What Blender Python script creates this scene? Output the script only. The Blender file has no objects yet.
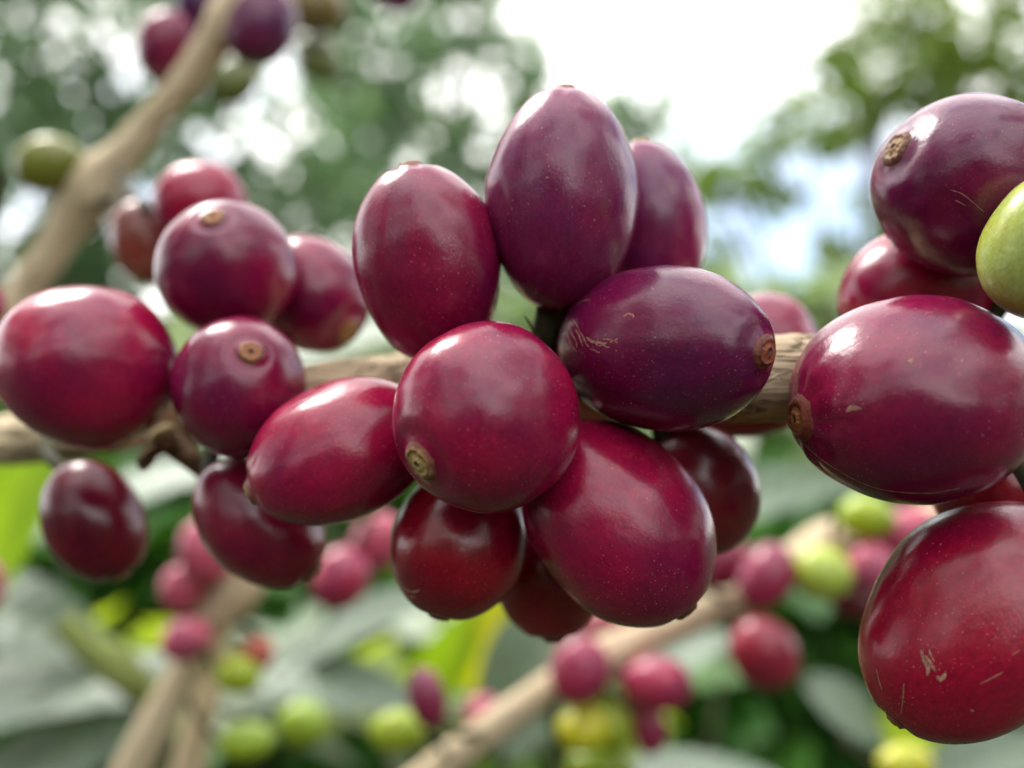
import bpy, math, random
import numpy as np
from mathutils import Vector, Matrix, noise as mnoise
from mathutils.bvhtree import BVHTree

S = bpy.context.scene
COL = S.collection
R = math.radians

# ------------------------------------------------------------------ camera
F = 1000.0                       # focal length in pixels of a 1024 px wide frame
PITCH = R(8)
CAM = Vector((0, 0, 1.35))
FWD = Vector((0, math.cos(PITCH), math.sin(PITCH)))
UP = Vector((0, -math.sin(PITCH), math.cos(PITCH)))
RT = Vector((1, 0, 0))
cd = bpy.data.cameras.new('camera')
cam = bpy.data.objects.new('camera', cd); COL.objects.link(cam)
cam.location = CAM; cam.rotation_euler = (math.pi/2 + PITCH, 0, 0)
cd.sensor_width = 36; cd.lens = 36*F/1024
cd.clip_start = 0.005; cd.clip_end = 3000
cd.dof.use_dof = True
cd.dof.focus_distance = 0.0782
cd.dof.aperture_fstop = cd.lens/2.75      # a 2.75 mm wide pupil, as in a phone held very close
S.camera = cam

# ------------------------------------------------------------------ sky, sun, exposure
SUN_DIR = Vector((-0.42, 0.30, 0.86)).normalized()
w = bpy.data.worlds.new('World'); S.world = w; w.use_nodes = True
nt = w.node_tree; nt.nodes.clear()
def N(t, typ, **kw):
    n = t.nodes.new(typ)
    for k, v in kw.items(): setattr(n, k, v)
    return n
sky = N(nt, 'ShaderNodeTexSky', sky_type='NISHITA', sun_disc=False)
sky.sun_elevation = math.asin(SUN_DIR.z)
sky.sun_rotation = math.atan2(SUN_DIR.x, SUN_DIR.y)
sky.dust_density = 2.0; sky.air_density = 1.0
tc = N(nt, 'ShaderNodeTexCoord')
mp = N(nt, 'ShaderNodeMapping'); mp.inputs['Scale'].default_value = (1, 1, 2.2)
nz = N(nt, 'ShaderNodeTexNoise'); nz.inputs['Scale'].default_value = 2.4; nz.inputs['Detail'].default_value = 5
nz.inputs['Roughness'].default_value = .55
cr = N(nt, 'ShaderNodeValToRGB')
cr.color_ramp.elements[0].position = .34; cr.color_ramp.elements[1].position = .50
bsk = N(nt, 'ShaderNodeBackground'); bsk.inputs['Strength'].default_value = .125
bcl = N(nt, 'ShaderNodeBackground'); bcl.inputs['Color'].default_value = (1, .985, .97, 1); bcl.inputs['Strength'].default_value = 1.08
mx = N(nt, 'ShaderNodeMixShader'); ow = N(nt, 'ShaderNodeOutputWorld')
nt.links.new(tc.outputs['Generated'], mp.inputs['Vector']); nt.links.new(mp.outputs[0], nz.inputs['Vector'])
# a thinner, bluer patch of sky low in the north-north-east
dp = N(nt, 'ShaderNodeVectorMath', operation='DOT_PRODUCT'); dp.inputs[1].default_value = Vector((.27, .94, .21)).normalized()
nt.links.new(tc.outputs['Generated'], dp.inputs[0])
cl = N(nt, 'ShaderNodeValToRGB'); cl.color_ramp.elements[0].position = .972; cl.color_ramp.elements[0].color = (1, 1, 1, 1)
cl.color_ramp.elements[1].position = .994; cl.color_ramp.elements[1].color = (.10, .10, .10, 1)
nt.links.new(dp.outputs['Value'], cl.inputs[0])
cm_ = N(nt, 'ShaderNodeMath', operation='MULTIPLY')
nt.links.new(nz.outputs['Fac'], cr.inputs[0]); nt.links.new(cr.outputs[0], cm_.inputs[0]); nt.links.new(cl.outputs[0], cm_.inputs[1])
nt.links.new(cm_.outputs[0], mx.inputs[0])
nt.links.new(sky.outputs[0], bsk.inputs[0]); nt.links.new(bsk.outputs[0], mx.inputs[1]); nt.links.new(bcl.outputs[0], mx.inputs[2])
nt.links.new(mx.outputs[0], ow.inputs[0])
sd = bpy.data.lights.new('sun', 'SUN'); sd.energy = 1.15; sd.angle = R(20); sd.color = (1, .96, .9)
sun = bpy.data.objects.new('sun', sd); COL.objects.link(sun)
sun.rotation_euler = SUN_DIR.to_track_quat('Z', 'Y').to_euler()
S.view_settings.view_transform = 'Standard'; S.view_settings.look = 'None'
S.view_settings.gamma = 1; S.view_settings.use_curve_mapping = False
S.view_settings.exposure = 1.62
S.render.engine = 'CYCLES'
S.cycles.max_bounces = 6; S.cycles.diffuse_bounces = 3; S.cycles.glossy_bounces = 3
S.cycles.transparent_max_bounces = 6; S.cycles.transmission_bounces = 3
S.cycles.caustics_reflective = False; S.cycles.caustics_refractive = False
S.cycles.sample_clamp_indirect = 6

def P(px, py, d):
    return CAM + d*(FWD + RT*((px-512)/F) + UP*((384-py)/F))
def V(r, u, t):                       # direction: right, up, towards the camera
    return (RT*r + UP*u - FWD*t).normalized()

# ------------------------------------------------------------------ materials
def new_mat(name):
    m = bpy.data.materials.new(name); m.use_nodes = True
    t = m.node_tree; b = t.nodes['Principled BSDF']
    return m, t, b
def ramp(t, pts, interp='LINEAR'):
    c = N(t, 'ShaderNodeValToRGB'); c.color_ramp.interpolation = interp
    e = c.color_ramp.elements
    e[0].position, e[0].color = pts[0][0], tuple(pts[0][1])+(1,)
    e[1].position, e[1].color = pts[-1][0], tuple(pts[-1][1])+(1,)
    for p, col in pts[1:-1]:
        x = e.new(p); x.color = tuple(col)+(1,)
    return c
def noise(t, vec, scale, detail=3, rough=.5, dist=0):
    n = N(t, 'ShaderNodeTexNoise'); n.inputs['Scale'].default_value = scale
    n.inputs['Detail'].default_value = detail; n.inputs['Roughness'].default_value = rough
    n.inputs['Distortion'].default_value = dist
    if vec is not None: t.links.new(vec, n.inputs['Vector'])
    return n
def mixc(t, fac, a, b, mode='MIX'):
    m = N(t, 'ShaderNodeMix', data_type='RGBA', blend_type=mode)
    for s, v in ((m.inputs[0], fac), (m.inputs[6], a), (m.inputs[7], b)):
        if hasattr(v, 'links') or hasattr(v, 'is_linked'): t.links.new(v, s)
        elif isinstance(v, (int, float)): s.default_value = v
        else: s.default_value = tuple(v)+(1,)
    return m.outputs[2]
def math_(t, op, a, b=None, clamp=False):
    m = N(t, 'ShaderNodeMath', operation=op); m.use_clamp = clamp
    for s, v in zip(m.inputs, (a, b)):
        if v is None: continue
        if isinstance(v, (int, float)): s.default_value = v
        else: t.links.new(v, s)
    return m.outputs[0]

def cherry_mat(name, fine=True, green=False):
    m, t, b = new_mat(name)
    oi = N(t, 'ShaderNodeObjectInfo'); tcn = N(t, 'ShaderNodeTexCoord')
    off = N(t, 'ShaderNodeVectorMath', operation='ADD')
    mul = math_(t, 'MULTIPLY', oi.outputs['Random'], 37.0)
    cx = N(t, 'ShaderNodeCombineXYZ')
    for i in range(3): t.links.new(mul, cx.inputs[i])
    t.links.new(tcn.outputs['Generated'], off.inputs[0]); t.links.new(cx.outputs[0], off.inputs[1])
    vec = off.outputs[0]
    sx = N(t, 'ShaderNodeSeparateXYZ'); t.links.new(tcn.outputs['Generated'], sx.inputs[0])
    base = oi.outputs['Color']
    second = mixc(t, 1.0, base, (1.2, .95, .35) if green else (.50, .85, 1.0), 'MULTIPLY')
    n1 = noise(t, vec, 1.7, 3, .55)
    r1 = ramp(t, [(.40, (0, 0, 0)), (.64, (1, 1, 1))]); t.links.new(n1.outputs['Fac'], r1.inputs[0])
    c = mixc(t, math_(t, 'MULTIPLY', r1.outputs[0], .75), base, second)
    # red-brown patches and a paler tone towards the tip
    n2 = noise(t, vec, 2.6, 2, .5)
    r2 = ramp(t, [(.55, (0, 0, 0)), (.75, (1, 1, 1))]); t.links.new(n2.outputs['Fac'], r2.inputs[0])
    c = mixc(t, math_(t, 'MULTIPLY', r2.outputs[0], .14), c, (.25, .22, .03) if green else (.34, .03, .035))
    rt = ramp(t, [(.982, (0, 0, 0)), (1.0, (1, 1, 1))]); t.links.new(sx.outputs[2], rt.inputs[0])
    c = mixc(t, math_(t, 'MULTIPLY', rt.outputs[0], .35), c, (.30, .12, .06))
    rough = .27
    if fine:
        # fine waxy mottling
        n3 = noise(t, vec, 30, 6, .8)
        r3 = ramp(t, [(.35, (.74, .74, .74)), (.7, (1.3, 1.3, 1.3))]); t.links.new(n3.outputs['Fac'], r3.inputs[0])
        c = mixc(t, 1.0, c, r3.outputs[0], 'MULTIPLY')
        # pale specks (lenticels)
        nsp = noise(t, vec, 3.2, 2, .5); rsp = ramp(t, [(.42, (.12,)*3), (.62, (1, 1, 1))]); t.links.new(nsp.outputs['Fac'], rsp.inputs[0])
        for sc, rad, pr in ((34, .12, .42), (17, .075, .40), (60, .16, .55)):
            vo = N(t, 'ShaderNodeTexVoronoi'); vo.inputs['Scale'].default_value = sc
            t.links.new(vec, vo.inputs['Vector'])
            sel = N(t, 'ShaderNodeSeparateColor'); t.links.new(vo.outputs['Color'], sel.inputs[0])
            a = math_(t, 'LESS_THAN', vo.outputs['Distance'], rad)
            q = math_(t, 'GREATER_THAN', sel.outputs[0], pr)
            k = math_(t, 'MULTIPLY', math_(t, 'MULTIPLY', a, q), math_(t, 'MULTIPLY', sel.outputs[1], .75))
            k = math_(t, 'MULTIPLY', k, rsp.outputs[0])
            c = mixc(t, k, c, (.50, .26, .24))
        # thin scuffs of dried skin
        mpn = N(t, 'ShaderNodeMapping'); mpn.inputs['Scale'].default_value = (9, 3.2, 5); mpn.inputs['Rotation'].default_value = (.4, .3, .9)
        t.links.new(vec, mpn.inputs[0])
        n4 = noise(t, mpn.outputs[0], 2.2, 6, .75, 1.2)
        r4 = ramp(t, [(.705, (0, 0, 0)), (.76, (1, 1, 1))]); t.links.new(n4.outputs['Fac'], r4.inputs[0])
        c = mixc(t, math_(t, 'MULTIPLY', r4.outputs[0], .45), c, (.36, .20, .13))
        # roughness: waxy bloom, rubbed glossy in places
        n5 = noise(t, vec, 9, 8, .8)
        rr = ramp(t, [(.30, (.13,)*3), (.7, (.31,)*3)]); t.links.new(n5.outputs['Fac'], rr.inputs[0])
        t.links.new(rr.outputs[0], b.inputs['Roughness'])
        bp = N(t, 'ShaderNodeBump'); bp.inputs['Strength'].default_value = .35; bp.inputs['Distance'].default_value = .00012
        n6 = noise(t, vec, 42, 4, .6); nb = noise(t, vec, 5, 2, .5)
        hs = math_(t, 'ADD', math_(t, 'MULTIPLY', n6.outputs['Fac'], .6), math_(t, 'MULTIPLY', nb.outputs['Fac'], 1.6))
        t.links.new(hs, bp.inputs['Height']); t.links.new(bp.outputs[0], b.inputs['Normal'])
    else:
        b.inputs['Roughness'].default_value = rough
    t.links.new(c, b.inputs['Base Color'])
    b.inputs['IOR'].default_value = 1.50
    b.inputs['Coat Weight'].default_value = .06; b.inputs['Coat Roughness'].default_value = .10
    b.inputs['Subsurface Weight'].default_value = .22 if fine else 0
    b.inputs['Subsurface Radius'].default_value = (1, .2, .15); b.inputs['Subsurface Scale'].default_value = .002
    return m
M_CH = cherry_mat('cherry_skin'); M_CHG = cherry_mat('green_cherry_skin', green=True)
M_CHB = cherry_mat('cherry_skin_plain', fine=False); M_CHGB = cherry_mat('green_cherry_skin_plain', fine=False, green=True)

def calyx_mat():
    m, t, b = new_mat('calyx_scar')
    tcn = N(t, 'ShaderNodeTexCoord')
    sx = N(t, 'ShaderNodeVectorMath', operation='MULTIPLY'); sx.inputs[1].default_value = (1000, 1000, 0)
    t.links.new(tcn.outputs['Object'], sx.inputs[0])
    ln = N(t, 'ShaderNodeVectorMath', operation='LENGTH'); t.links.new(sx.outputs[0], ln.inputs[0])
    nn = noise(t, tcn.outputs['Object'], 1800, 4, .6)
    rad = math_(t, 'ADD', ln.outputs['Value'], math_(t, 'MULTIPLY', math_(t, 'SUBTRACT', nn.outputs['Fac'], .5), .35))
    rr = ramp(t, [(0, (.03, .012, .006)), (.13, (.05, .02, .008)), (.26, (.42, .28, .12)), (.62, (.36, .24, .10)), (.74, (.10, .05, .02)),
                  (.86, (.30, .16, .07)), (1, (.16, .045, .03))])
    t.links.new(math_(t, 'DIVIDE', rad, 1.45), rr.inputs[0])
    oi = N(t, 'ShaderNodeObjectInfo')
    c = mixc(t, 1.0, rr.outputs[0], oi.outputs['Color'], 'MULTIPLY')
    t.links.new(c, b.inputs['Base Color']); b.inputs['Roughness'].default_value = .6
    bp = N(t, 'ShaderNodeBump'); bp.inputs['Strength'].default_value = .8; bp.inputs['Distance'].default_value = .0002
    t.links.new(nn.outputs['Fac'], bp.inputs['Height']); t.links.new(bp.outputs[0], b.inputs['Normal'])
    return m
M_CAL = calyx_mat()

def plain_mat(name, col, col2, scale, rough=.5, spec=.5, bump=0.0):
    m, t, b = new_mat(name); tcn = N(t, 'ShaderNodeTexCoord')
    n = noise(t, tcn.outputs['Object'], scale, 4, .6)
    r_ = ramp(t, [(.35, col), (.68, col2)]); t.links.new(n.outputs['Fac'], r_.inputs[0])
    t.links.new(r_.outputs[0], b.inputs['Base Color']); b.inputs['Roughness'].default_value = rough
    b.inputs['Specular IOR Level'].default_value = spec
    if bump:
        bp = N(t, 'ShaderNodeBump'); bp.inputs['Strength'].default_value = .7; bp.inputs['Distance'].default_value = bump
        t.links.new(n.outputs['Fac'], bp.inputs['Height']); t.links.new(bp.outputs[0], b.inputs['Normal'])
    return m
M_STALK = plain_mat('green_stalk', (.020, .024, .010), (.05, .045, .020), 900, .8, .2, .0001)
M_DRY = plain_mat('dry_brown', (.05, .025, .012), (.18, .10, .05), 700, .8, .2, .0002)
M_TAN = plain_mat('dry_tan_tip', (.30, .22, .10), (.42, .32, .15), 700, .7, .2)
M_SCAR = plain_mat('pale_scar', (.20, .06, .05), (.42, .25, .17), 2500, .65, .3)
M_SOIL = plain_mat('soil_and_litter', (.022, .018, .010), (.03, .04, .014), 3, .9, .2)
M_HILL = plain_mat('wooded_hill', (.03, .06, .04), (.06, .10, .05), .05, .95, .1)
M_TRUNK = plain_mat('trunk_bark', (.09, .07, .05), (.17, .14, .10), 14, .9, .2, .01)

def bark_mat(name, light=(.66, .53, .35), mid=(.36, .25, .14), dark=(.07, .038, .018), cracks=True, sc=1.0):
    m, t, b = new_mat(name)
    tcn = N(t, 'ShaderNodeTexCoord')          # UV: x = along in cm, y = around in cm
    mpn = N(t, 'ShaderNodeMapping'); mpn.inputs['Scale'].default_value = (1.1*sc, 7*sc, 1); t.links.new(tcn.outputs['UV'], mpn.inputs[0])
    n = noise(t, mpn.outputs[0], 1.6, 6, .68, .6)
    r_ = ramp(t, [(.28, mid), (.52, light), (.75, tuple(min(1, x*1.12) for x in light))]); t.links.new(n.outputs['Fac'], r_.inputs[0])
    c = r_.outputs[0]; h = n.outputs['Fac']
    if cracks:
        mp2 = N(t, 'ShaderNodeMapping'); mp2.inputs['Scale'].default_value = (1.6, 6.0, 1); t.links.new(tcn.outputs['UV'], mp2.inputs[0])
        n2 = noise(t, mp2.outputs[0], 1.0, 5, .6, 1.0)
        dd = math_(t, 'ABSOLUTE', math_(t, 'SUBTRACT', n2.outputs['Fac'], .5))
        r2 = ramp(t, [(0, (1, 1, 1)), (.035, (0, 0, 0))]); t.links.new(dd, r2.inputs[0])
        n3 = noise(t, tcn.outputs['UV'], 2.2, 3, .5)
        r3 = ramp(t, [(.42, (0, 0, 0)), (.52, (1, 1, 1))]); t.links.new(n3.outputs['Fac'], r3.inputs[0])
        k = math_(t, 'MULTIPLY', r2.outputs[0], r3.outputs[0])
        c = mixc(t, math_(t, 'MULTIPLY', k, .85), c, dark)
        h = math_(t, 'SUBTRACT', h, math_(t, 'MULTIPLY', k, .9))
    t.links.new(c, b.inputs['Base Color']); b.inputs['Roughness'].default_value = .78
    b.inputs['Specular IOR Level'].default_value = .25
    bp = N(t, 'ShaderNodeBump'); bp.inputs['Strength'].default_value = .9; bp.inputs['Distance'].default_value = .0004
    t.links.new(h, bp.inputs['Height']); t.links.new(bp.outputs[0], b.inputs['Normal'])
    return m
M_BARK = bark_mat('tan_bark'); M_BARK2 = bark_mat('tan_bark_smooth', light=(.62, .50, .34), mid=(.48, .36, .22), cracks=False)
M_TWIG = bark_mat('green_twig', light=(.20, .24, .07), mid=(.14, .17, .05), cracks=False)

def leaf_mat(name, c1, c2, vein=None, rough=.33, trans=.25, tcol=None, spec=.5):
    m, t, b = new_mat(name)
    geo = N(t, 'ShaderNodeNewGeometry')
    r_ = ramp(t, [(0, c1), (1, c2)]); t.links.new(geo.outputs['Random Per Island'], r_.inputs[0])
    c = r_.outputs[0]
    if vein is not None:
        tcn = N(t, 'ShaderNodeTexCoord'); sx = N(t, 'ShaderNodeSeparateXYZ'); t.links.new(tcn.outputs['UV'], sx.inputs[0])
        # midrib and side ribs: uv.x along 0..1, uv.y across -1..1
        ay = math_(t, 'ABSOLUTE', sx.outputs[1])
        mid = math_(t, 'LESS_THAN', ay, .045)
        ph = math_(t, 'MULTIPLY', math_(t, 'SUBTRACT', sx.outputs[0], math_(t, 'MULTIPLY', ay, .10)), 9*2*math.pi)
        s = math_(t, 'SINE', ph)
        side = math_(t, 'GREATER_THAN', s, .93)
        k = math_(t, 'MAXIMUM', mid, math_(t, 'MULTIPLY', side, .6))
        c = mixc(t, math_(t, 'MULTIPLY', k, .6), c, vein)
        n = noise(t, tcn.outputs['UV'], 6, 3, .6)
        rr = ramp(t, [(.3, (.8,)*3), (.7, (1.2,)*3)]); t.links.new(n.outputs['Fac'], rr.inputs[0])
        c = mixc(t, 1.0, c, rr.outputs[0], 'MULTIPLY')
        bp = N(t, 'ShaderNodeBump'); bp.inputs['Strength'].default_value = .35; bp.inputs['Distance'].default_value = .0006
        t.links.new(s, bp.inputs['Height']); t.links.new(bp.outputs[0], b.inputs['Normal'])
    t.links.new(c, b.inputs['Base Color']); b.inputs['Roughness'].default_value = rough
    b.inputs['Specular IOR Level'].default_value = spec
    tr = N(t, 'ShaderNodeBsdfTranslucent')
    tc_ = mixc(t, 1.0, c, tcol if tcol else (1.6, 1.7, .7), 'MULTIPLY'); t.links.new(tc_, tr.inputs['Color'])
    ms = N(t, 'ShaderNodeMixShader'); ms.inputs[0].default_value = trans
    out = t.nodes['Material Output']
    t.links.new(b.outputs[0], ms.inputs[1]); t.links.new(tr.outputs[0], ms.inputs[2]); t.links.new(ms.outputs[0], out.inputs[0])
    return m
L_DARK = leaf_mat('coffee_leaf_dark', (.016, .070, .008), (.06, .17, .020), rough=.5, trans=.2, spec=.35)
L_GLOSS = leaf_mat('coffee_leaf_glossy', (.035, .075, .035), (.055, .10, .045), vein=(.10, .15, .07), rough=.45, trans=.12, spec=.5)
L_GREY = leaf_mat('coffee_leaf_greyish', (.10, .155, .10), (.14, .19, .13), vein=(.26, .31, .20), rough=.5, trans=.12, spec=.8)
L_LIME = leaf_mat('coffee_leaf_lime', (.15, .27, .012), (.22, .34, .014), vein=(.32, .38, .08), rough=.45, trans=.55, tcol=(1.8, 1.8, .5))
L_YEL = leaf_mat('coffee_leaf_yellow', (.34, .38, .015), (.42, .42, .02), vein=(.45, .42, .10), rough=.45, trans=.55, tcol=(1.6, 1.5, .4))
L_MID = leaf_mat('bush_leaf', (.03, .11, .010), (.14, .26, .03), rough=.5, spec=.35, trans=.25)
L_TREE = leaf_mat('tree_leaf', (.12, .19, .125), (.20, .28, .16), rough=.5, trans=.6, spec=.25, tcol=(1.25, 1.4, .9))
L_TREE2 = leaf_mat('tree_leaf_light', (.12, .19, .045), (.24, .32, .07), rough=.5, spec=.25, trans=.45, tcol=(1.4, 1.5, .7))
L_PALE = leaf_mat('pale_bush_leaf', (.09, .17, .06), (.46, .52, .34), rough=.4, trans=.4, tcol=(1.3, 1.4, .9))

# ------------------------------------------------------------------ helpers
def mesh_obj(name, verts, faces, mat, parent=None, smooth=True, uvs=None):
    me = bpy.data.meshes.new(name)
    if isinstance(verts, np.ndarray): verts = verts.tolist()
    me.from_pydata(verts, [], faces)
    if uvs is not None:
        ul = me.uv_layers.new(name='UVMap')
        idx = np.zeros(len(me.loops), dtype=np.int32); me.loops.foreach_get('vertex_index', idx)
        ul.data.foreach_set('uv', np.asarray(uvs, dtype=np.float32)[idx].ravel())
    if smooth: me.polygons.foreach_set('use_smooth', [True]*len(me.polygons))
    me.materials.append(mat); me.update()
    o = bpy.data.objects.new(name, me); COL.objects.link(o)
    if parent: o.parent = parent
    return o
def tag(o, label=None, cat=None, group=None, kind=None):
    if label: o['label'] = label
    if cat: o['category'] = cat
    if group: o['group'] = group
    if kind: o['kind'] = kind
    return o
def empty(name, loc):
    o = bpy.data.objects.new(name, None); COL.objects.link(o); o.location = loc; o.empty_display_size = .01
    return o
def spline(pts, n):
    """Catmull-Rom through (Vector, radius) pairs"""
    P_ = [np.array(list(p)+[r]) for p, r in pts]
    P_ = [2*P_[0]-P_[1]] + P_ + [2*P_[-1]-P_[-2]]
    out = []
    for i in range(1, len(P_)-2):
        a, b, c, d = P_[i-1], P_[i], P_[i+1], P_[i+2]
        for k in range(n):
            t = k/n
            out.append(.5*((2*b)+(-a+c)*t+(2*a-5*b+4*c-d)*t*t+(-a+3*b-3*c+d)*t**3))
    out.append(P_[-2])
    return out
def tube(name, pts, mat, parent=None, seg=24, n=12, rough=0.0, knots=(), cap=True, origin=None, seed=0):
    sp = spline(pts, n); verts = []; uvs = []; faces = []
    origin = origin or Vector((0, 0, 0))
    nrm = None; L = 0; m = len(sp)
    for i, q in enumerate(sp):
        p = Vector(q[:3]); r = max(q[3], 1e-5)
        a = Vector(sp[max(i-1, 0)][:3]); b = Vector(sp[min(i+1, m-1)][:3]); tng = (b-a).normalized()
        if nrm is None: nrm = tng.orthogonal().normalized()
        nrm = (nrm - tng*nrm.dot(tng)).normalized(); bi = tng.cross(nrm)
        if i: L += (p-Vector(sp[i-1][:3])).length
        for kp, kr, kw in knots:
            r += kr*math.exp(-((p-kp).length/kw)**2)
        for s in range(seg+1):
            an = 2*math.pi*s/seg
            rr = r
            if rough:
                ca, sa = math.cos(an), math.sin(an)
                rr += rough*(mnoise.noise(Vector((ca*2.3+seed, sa*2.3, L*160)))+.6*mnoise.noise(Vector((ca*7, sa*7+seed, L*260))))
            verts.append(tuple(p + nrm*(rr*math.cos(an)) + bi*(rr*math.sin(an)) - origin))
            uvs.append((L*100, an*r*100))
    for i in range(m-1):
        for s in range(seg):
            a = i*(seg+1)+s
            faces.append((a, a+1, a+seg+2, a+seg+1))
    if cap:
        for i, base in ((0, 0), (m-1, (m-1)*(seg+1))):
            c = len(verts); verts.append(tuple(Vector(sp[i][:3]) - origin)); uvs.append(uvs[base])
            for s in range(seg):
                f = (c, base+s+1, base+s) if i == 0 else (c, base+s, base+s+1)
                faces.append(f)
    o = mesh_obj(name, verts, faces, mat, parent, True, uvs)
    if not parent: o.location = origin
    return o

# ------------------------------------------------------------------ setting: ground and hills
gv = []; gf = []; GN = 60
for j in range(GN+1):
    for i in range(GN+1):
        x = (i/GN*2-1); y = (j/GN*2-1)
        X = math.copysign(abs(x)**2.2, x)*900; Y = math.copysign(abs(y)**2.2, y)*900
        gv.append((X, Y, .05*mnoise.noise(Vector((X*.6, Y*.6, 0))) if max(abs(X), abs(Y)) < 30 else 0))
for j in range(GN):
    for i in range(GN):
        a = j*(GN+1)+i; gf.append((a, a+1, a+GN+2, a+GN+1))
tag(mesh_obj('ground', gv, gf, M_SOIL), kind='structure')
hv = []; hf = []; HN = 90
for j in range(8):
    for i in range(HN+1):
        an = R(-60)+R(120)*i/HN
        rad = 350 + j*40
        hgt = 34*math.sin(math.pi*min(1, j/5)/2) * (1+.45*mnoise.noise(Vector((an*2.2, 3, 0)))+.12*mnoise.noise(Vector((an*11, j*.4, 0))))
        hv.append((math.sin(an)*rad, math.cos(an)*rad, -.5+hgt))
for j in range(7):
    for i in range(HN):
        a = j*(HN+1)+i; hf.append((a, a+1, a+HN+2, a+HN+1))
tag(mesh_obj('hills', hv, hf, M_HILL), kind='structure')

# ------------------------------------------------------------------ woody branches of the coffee plant
BR = [(P(-70, 448, .140), .0032), (P(10, 440, .130), .0033), (P(90, 430, .124), .0031), (P(165, 416, .118), .0034), (P(250, 400, .112), .0029),
      (P(340, 386, .107), .0027), (P(440, 380, .104), .0032), (P(546, 380, .1015), .0037), (P(660, 381, .0975), .0035), (P(725, 380, .0915), .0037),
      (P(790, 378, .0890), .0038), (P(900, 384, .0950), .0040), (P(1010, 400, .101), .0045), (P(1120, 408, .104), .0038), (P(1260, 420, .108), .0038)]
o = tube('fruiting_branch', BR, M_BARK, seg=72, n=34, rough=.0004, knots=[(P(546, 380, .1015), .0008, .006), (P(180, 414, .117), .001, .004), (P(1010, 400, .101), .001, .005)], seed=3)
tag(o, 'thick tan branch with cracked bark running across behind the sharp cherries', 'branch')
BRS = [Vector(q[:3]) for q in spline(BR, 10)]
main_branch = o

BGS = []
BACK = 1.2                        # how much deeper the lower background branches and their cherries stand
def branch(name, pts, label, mat=M_BARK2, seg=28, n=14, rough=.0002, knots=(), seed=0, group=None):
    if True:
        pts = [(CAM+(p-CAM)*BACK, r_*BACK) for p, r_ in pts]; knots = [(CAM+(p-CAM)*BACK, a*BACK, b*BACK) for p, a, b in knots]
    BGS.extend(Vector(q[:3]) for q in spline(pts, 8))
    o = tube(name, pts, mat, seg=seg, n=n, rough=rough, knots=knots, seed=seed)
    return tag(o, label, 'branch', group)
branch('fruiting_branch', [(P(-110, 470, .165), .0030), (P(-20, 362, .162), .0029), (P(35, 275, .160), .0026), (P(85, 200, .158), .0030), (P(140, 135, .155), .0024),
       (P(195, 68, .152), .0023), (P(240, 5, .150), .0026), (P(300, -80, .148), .0024)],
       'blurred tan branch rising from the left edge to the top of the photo', rough=.0006, knots=[(P(95, 188, .157), .0017, .005), (P(235, 10, .150), .001, .005)], seed=5)
branch('fruiting_branch', [(P(60, 880, .19), .0040), (P(115, 800, .188), .0036), (P(150, 735, .186), .0034), (P(190, 665, .185), .0033), (P(232, 592, .184), .0034), (P(262, 545, .184), .0030), (P(300, 490, .186), .0028)],
       'blurred tan branch slanting up from the bottom edge at lower left', knots=[(P(238, 585, .184), .0015, .005)], seed=9)
branch('fruiting_branch', [(P(170, 860, .20), .0036), (P(186, 780, .20), .0034), (P(200, 720, .20), .0030), (P(214, 660, .20), .0024), (P(222, 620, .20), .0018)],
       'short blurred stick standing right beside the lower left slanting branch', seed=11)
branch('fruiting_branch', [(P(350, 840, .175), .0032), (P(430, 775, .175), .0030), (P(500, 722, .175), .0029), (P(560, 683, .176), .0030), (P(650, 634, .178), .0030), (P(735, 600, .18), .0030),
       (P(800, 560, .182), .0034), (P(850, 545, .184), .0036), (P(920, 522, .186), .0032), (P(1000, 500, .19), .0034), (P(1100, 470, .20), .0034)],
       'blurred pale branch crossing the lower right behind the sharp cherries', knots=[(P(835, 550, .183), .002, .006), (P(600, 660, .176), .001, .004)], seed=13)
branch('green_twig', [(P(62, 622, .22), .0028), (P(88, 645, .22), .0036), (P(118, 668, .22), .0042), (P(146, 690, .222), .0030), (P(172, 690, .224), .0022)],
       'short blurred olive green twig beside the slanting branch at lower left', mat=M_TWIG, rough=.0012, seed=15)

# ------------------------------------------------------------------ cherries
def body_mesh(a, b, k=.06, flat=.02, ridge=.0, nridge=7, seed=0, nu=96, nv=72, rc=.0013):
    rnd = random.Random(seed); ph = rnd.random()*6.28; off = Vector((rnd.random()*50, rnd.random()*50, 0))
    vs = []; fs = []
    for j in range(nv+1):
        t = math.pi*j/nv
        ct, st = math.cos(t), math.sin(t)
        z = a*ct; r = b*st**.94*(1-k*1.1*max(0, ct)**3)*(1-.05*max(0, -ct)**2)
        for i in range(nu):
            an = 2*math.pi*i/nu
            q = 1 + (flat+.012)*math.cos(2*an+ph)
            n_ = mnoise.noise(Vector((math.cos(an)*st*1.3, math.sin(an)*st*1.3, ct*1.3))+off)
            n2 = mnoise.noise(Vector((math.cos(an)*st*4, math.sin(an)*st*4, ct*4))+off)
            q *= 1+.052*n_+.008*n2
            rr = r*q
            if ridge and ct > 0:
                e = math.exp(-((rr-rc*1.5)/(b*.26))**2) if rr > rc*.6 else rr/(rc*.6)
                rr *= 1 + ridge*e*(abs(math.sin(an*nridge/2+ph+2*n_))-.5)
            zz = z*(1+.018*n_)
            # shallow hollow round the calyx
            if ct > 0: zz -= .00025*math.exp(-((rr-rc*1.6)/(rc*.55))**2)
            vs.append((rr*math.cos(an), rr*math.sin(an), zz))
    for j in range(nv):
        for i in range(nu):
            a0 = j*nu+i; a1 = j*nu+(i+1) % nu
            fs.append((a0, a0+nu, a1+nu, a1))
    return vs, fs
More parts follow.
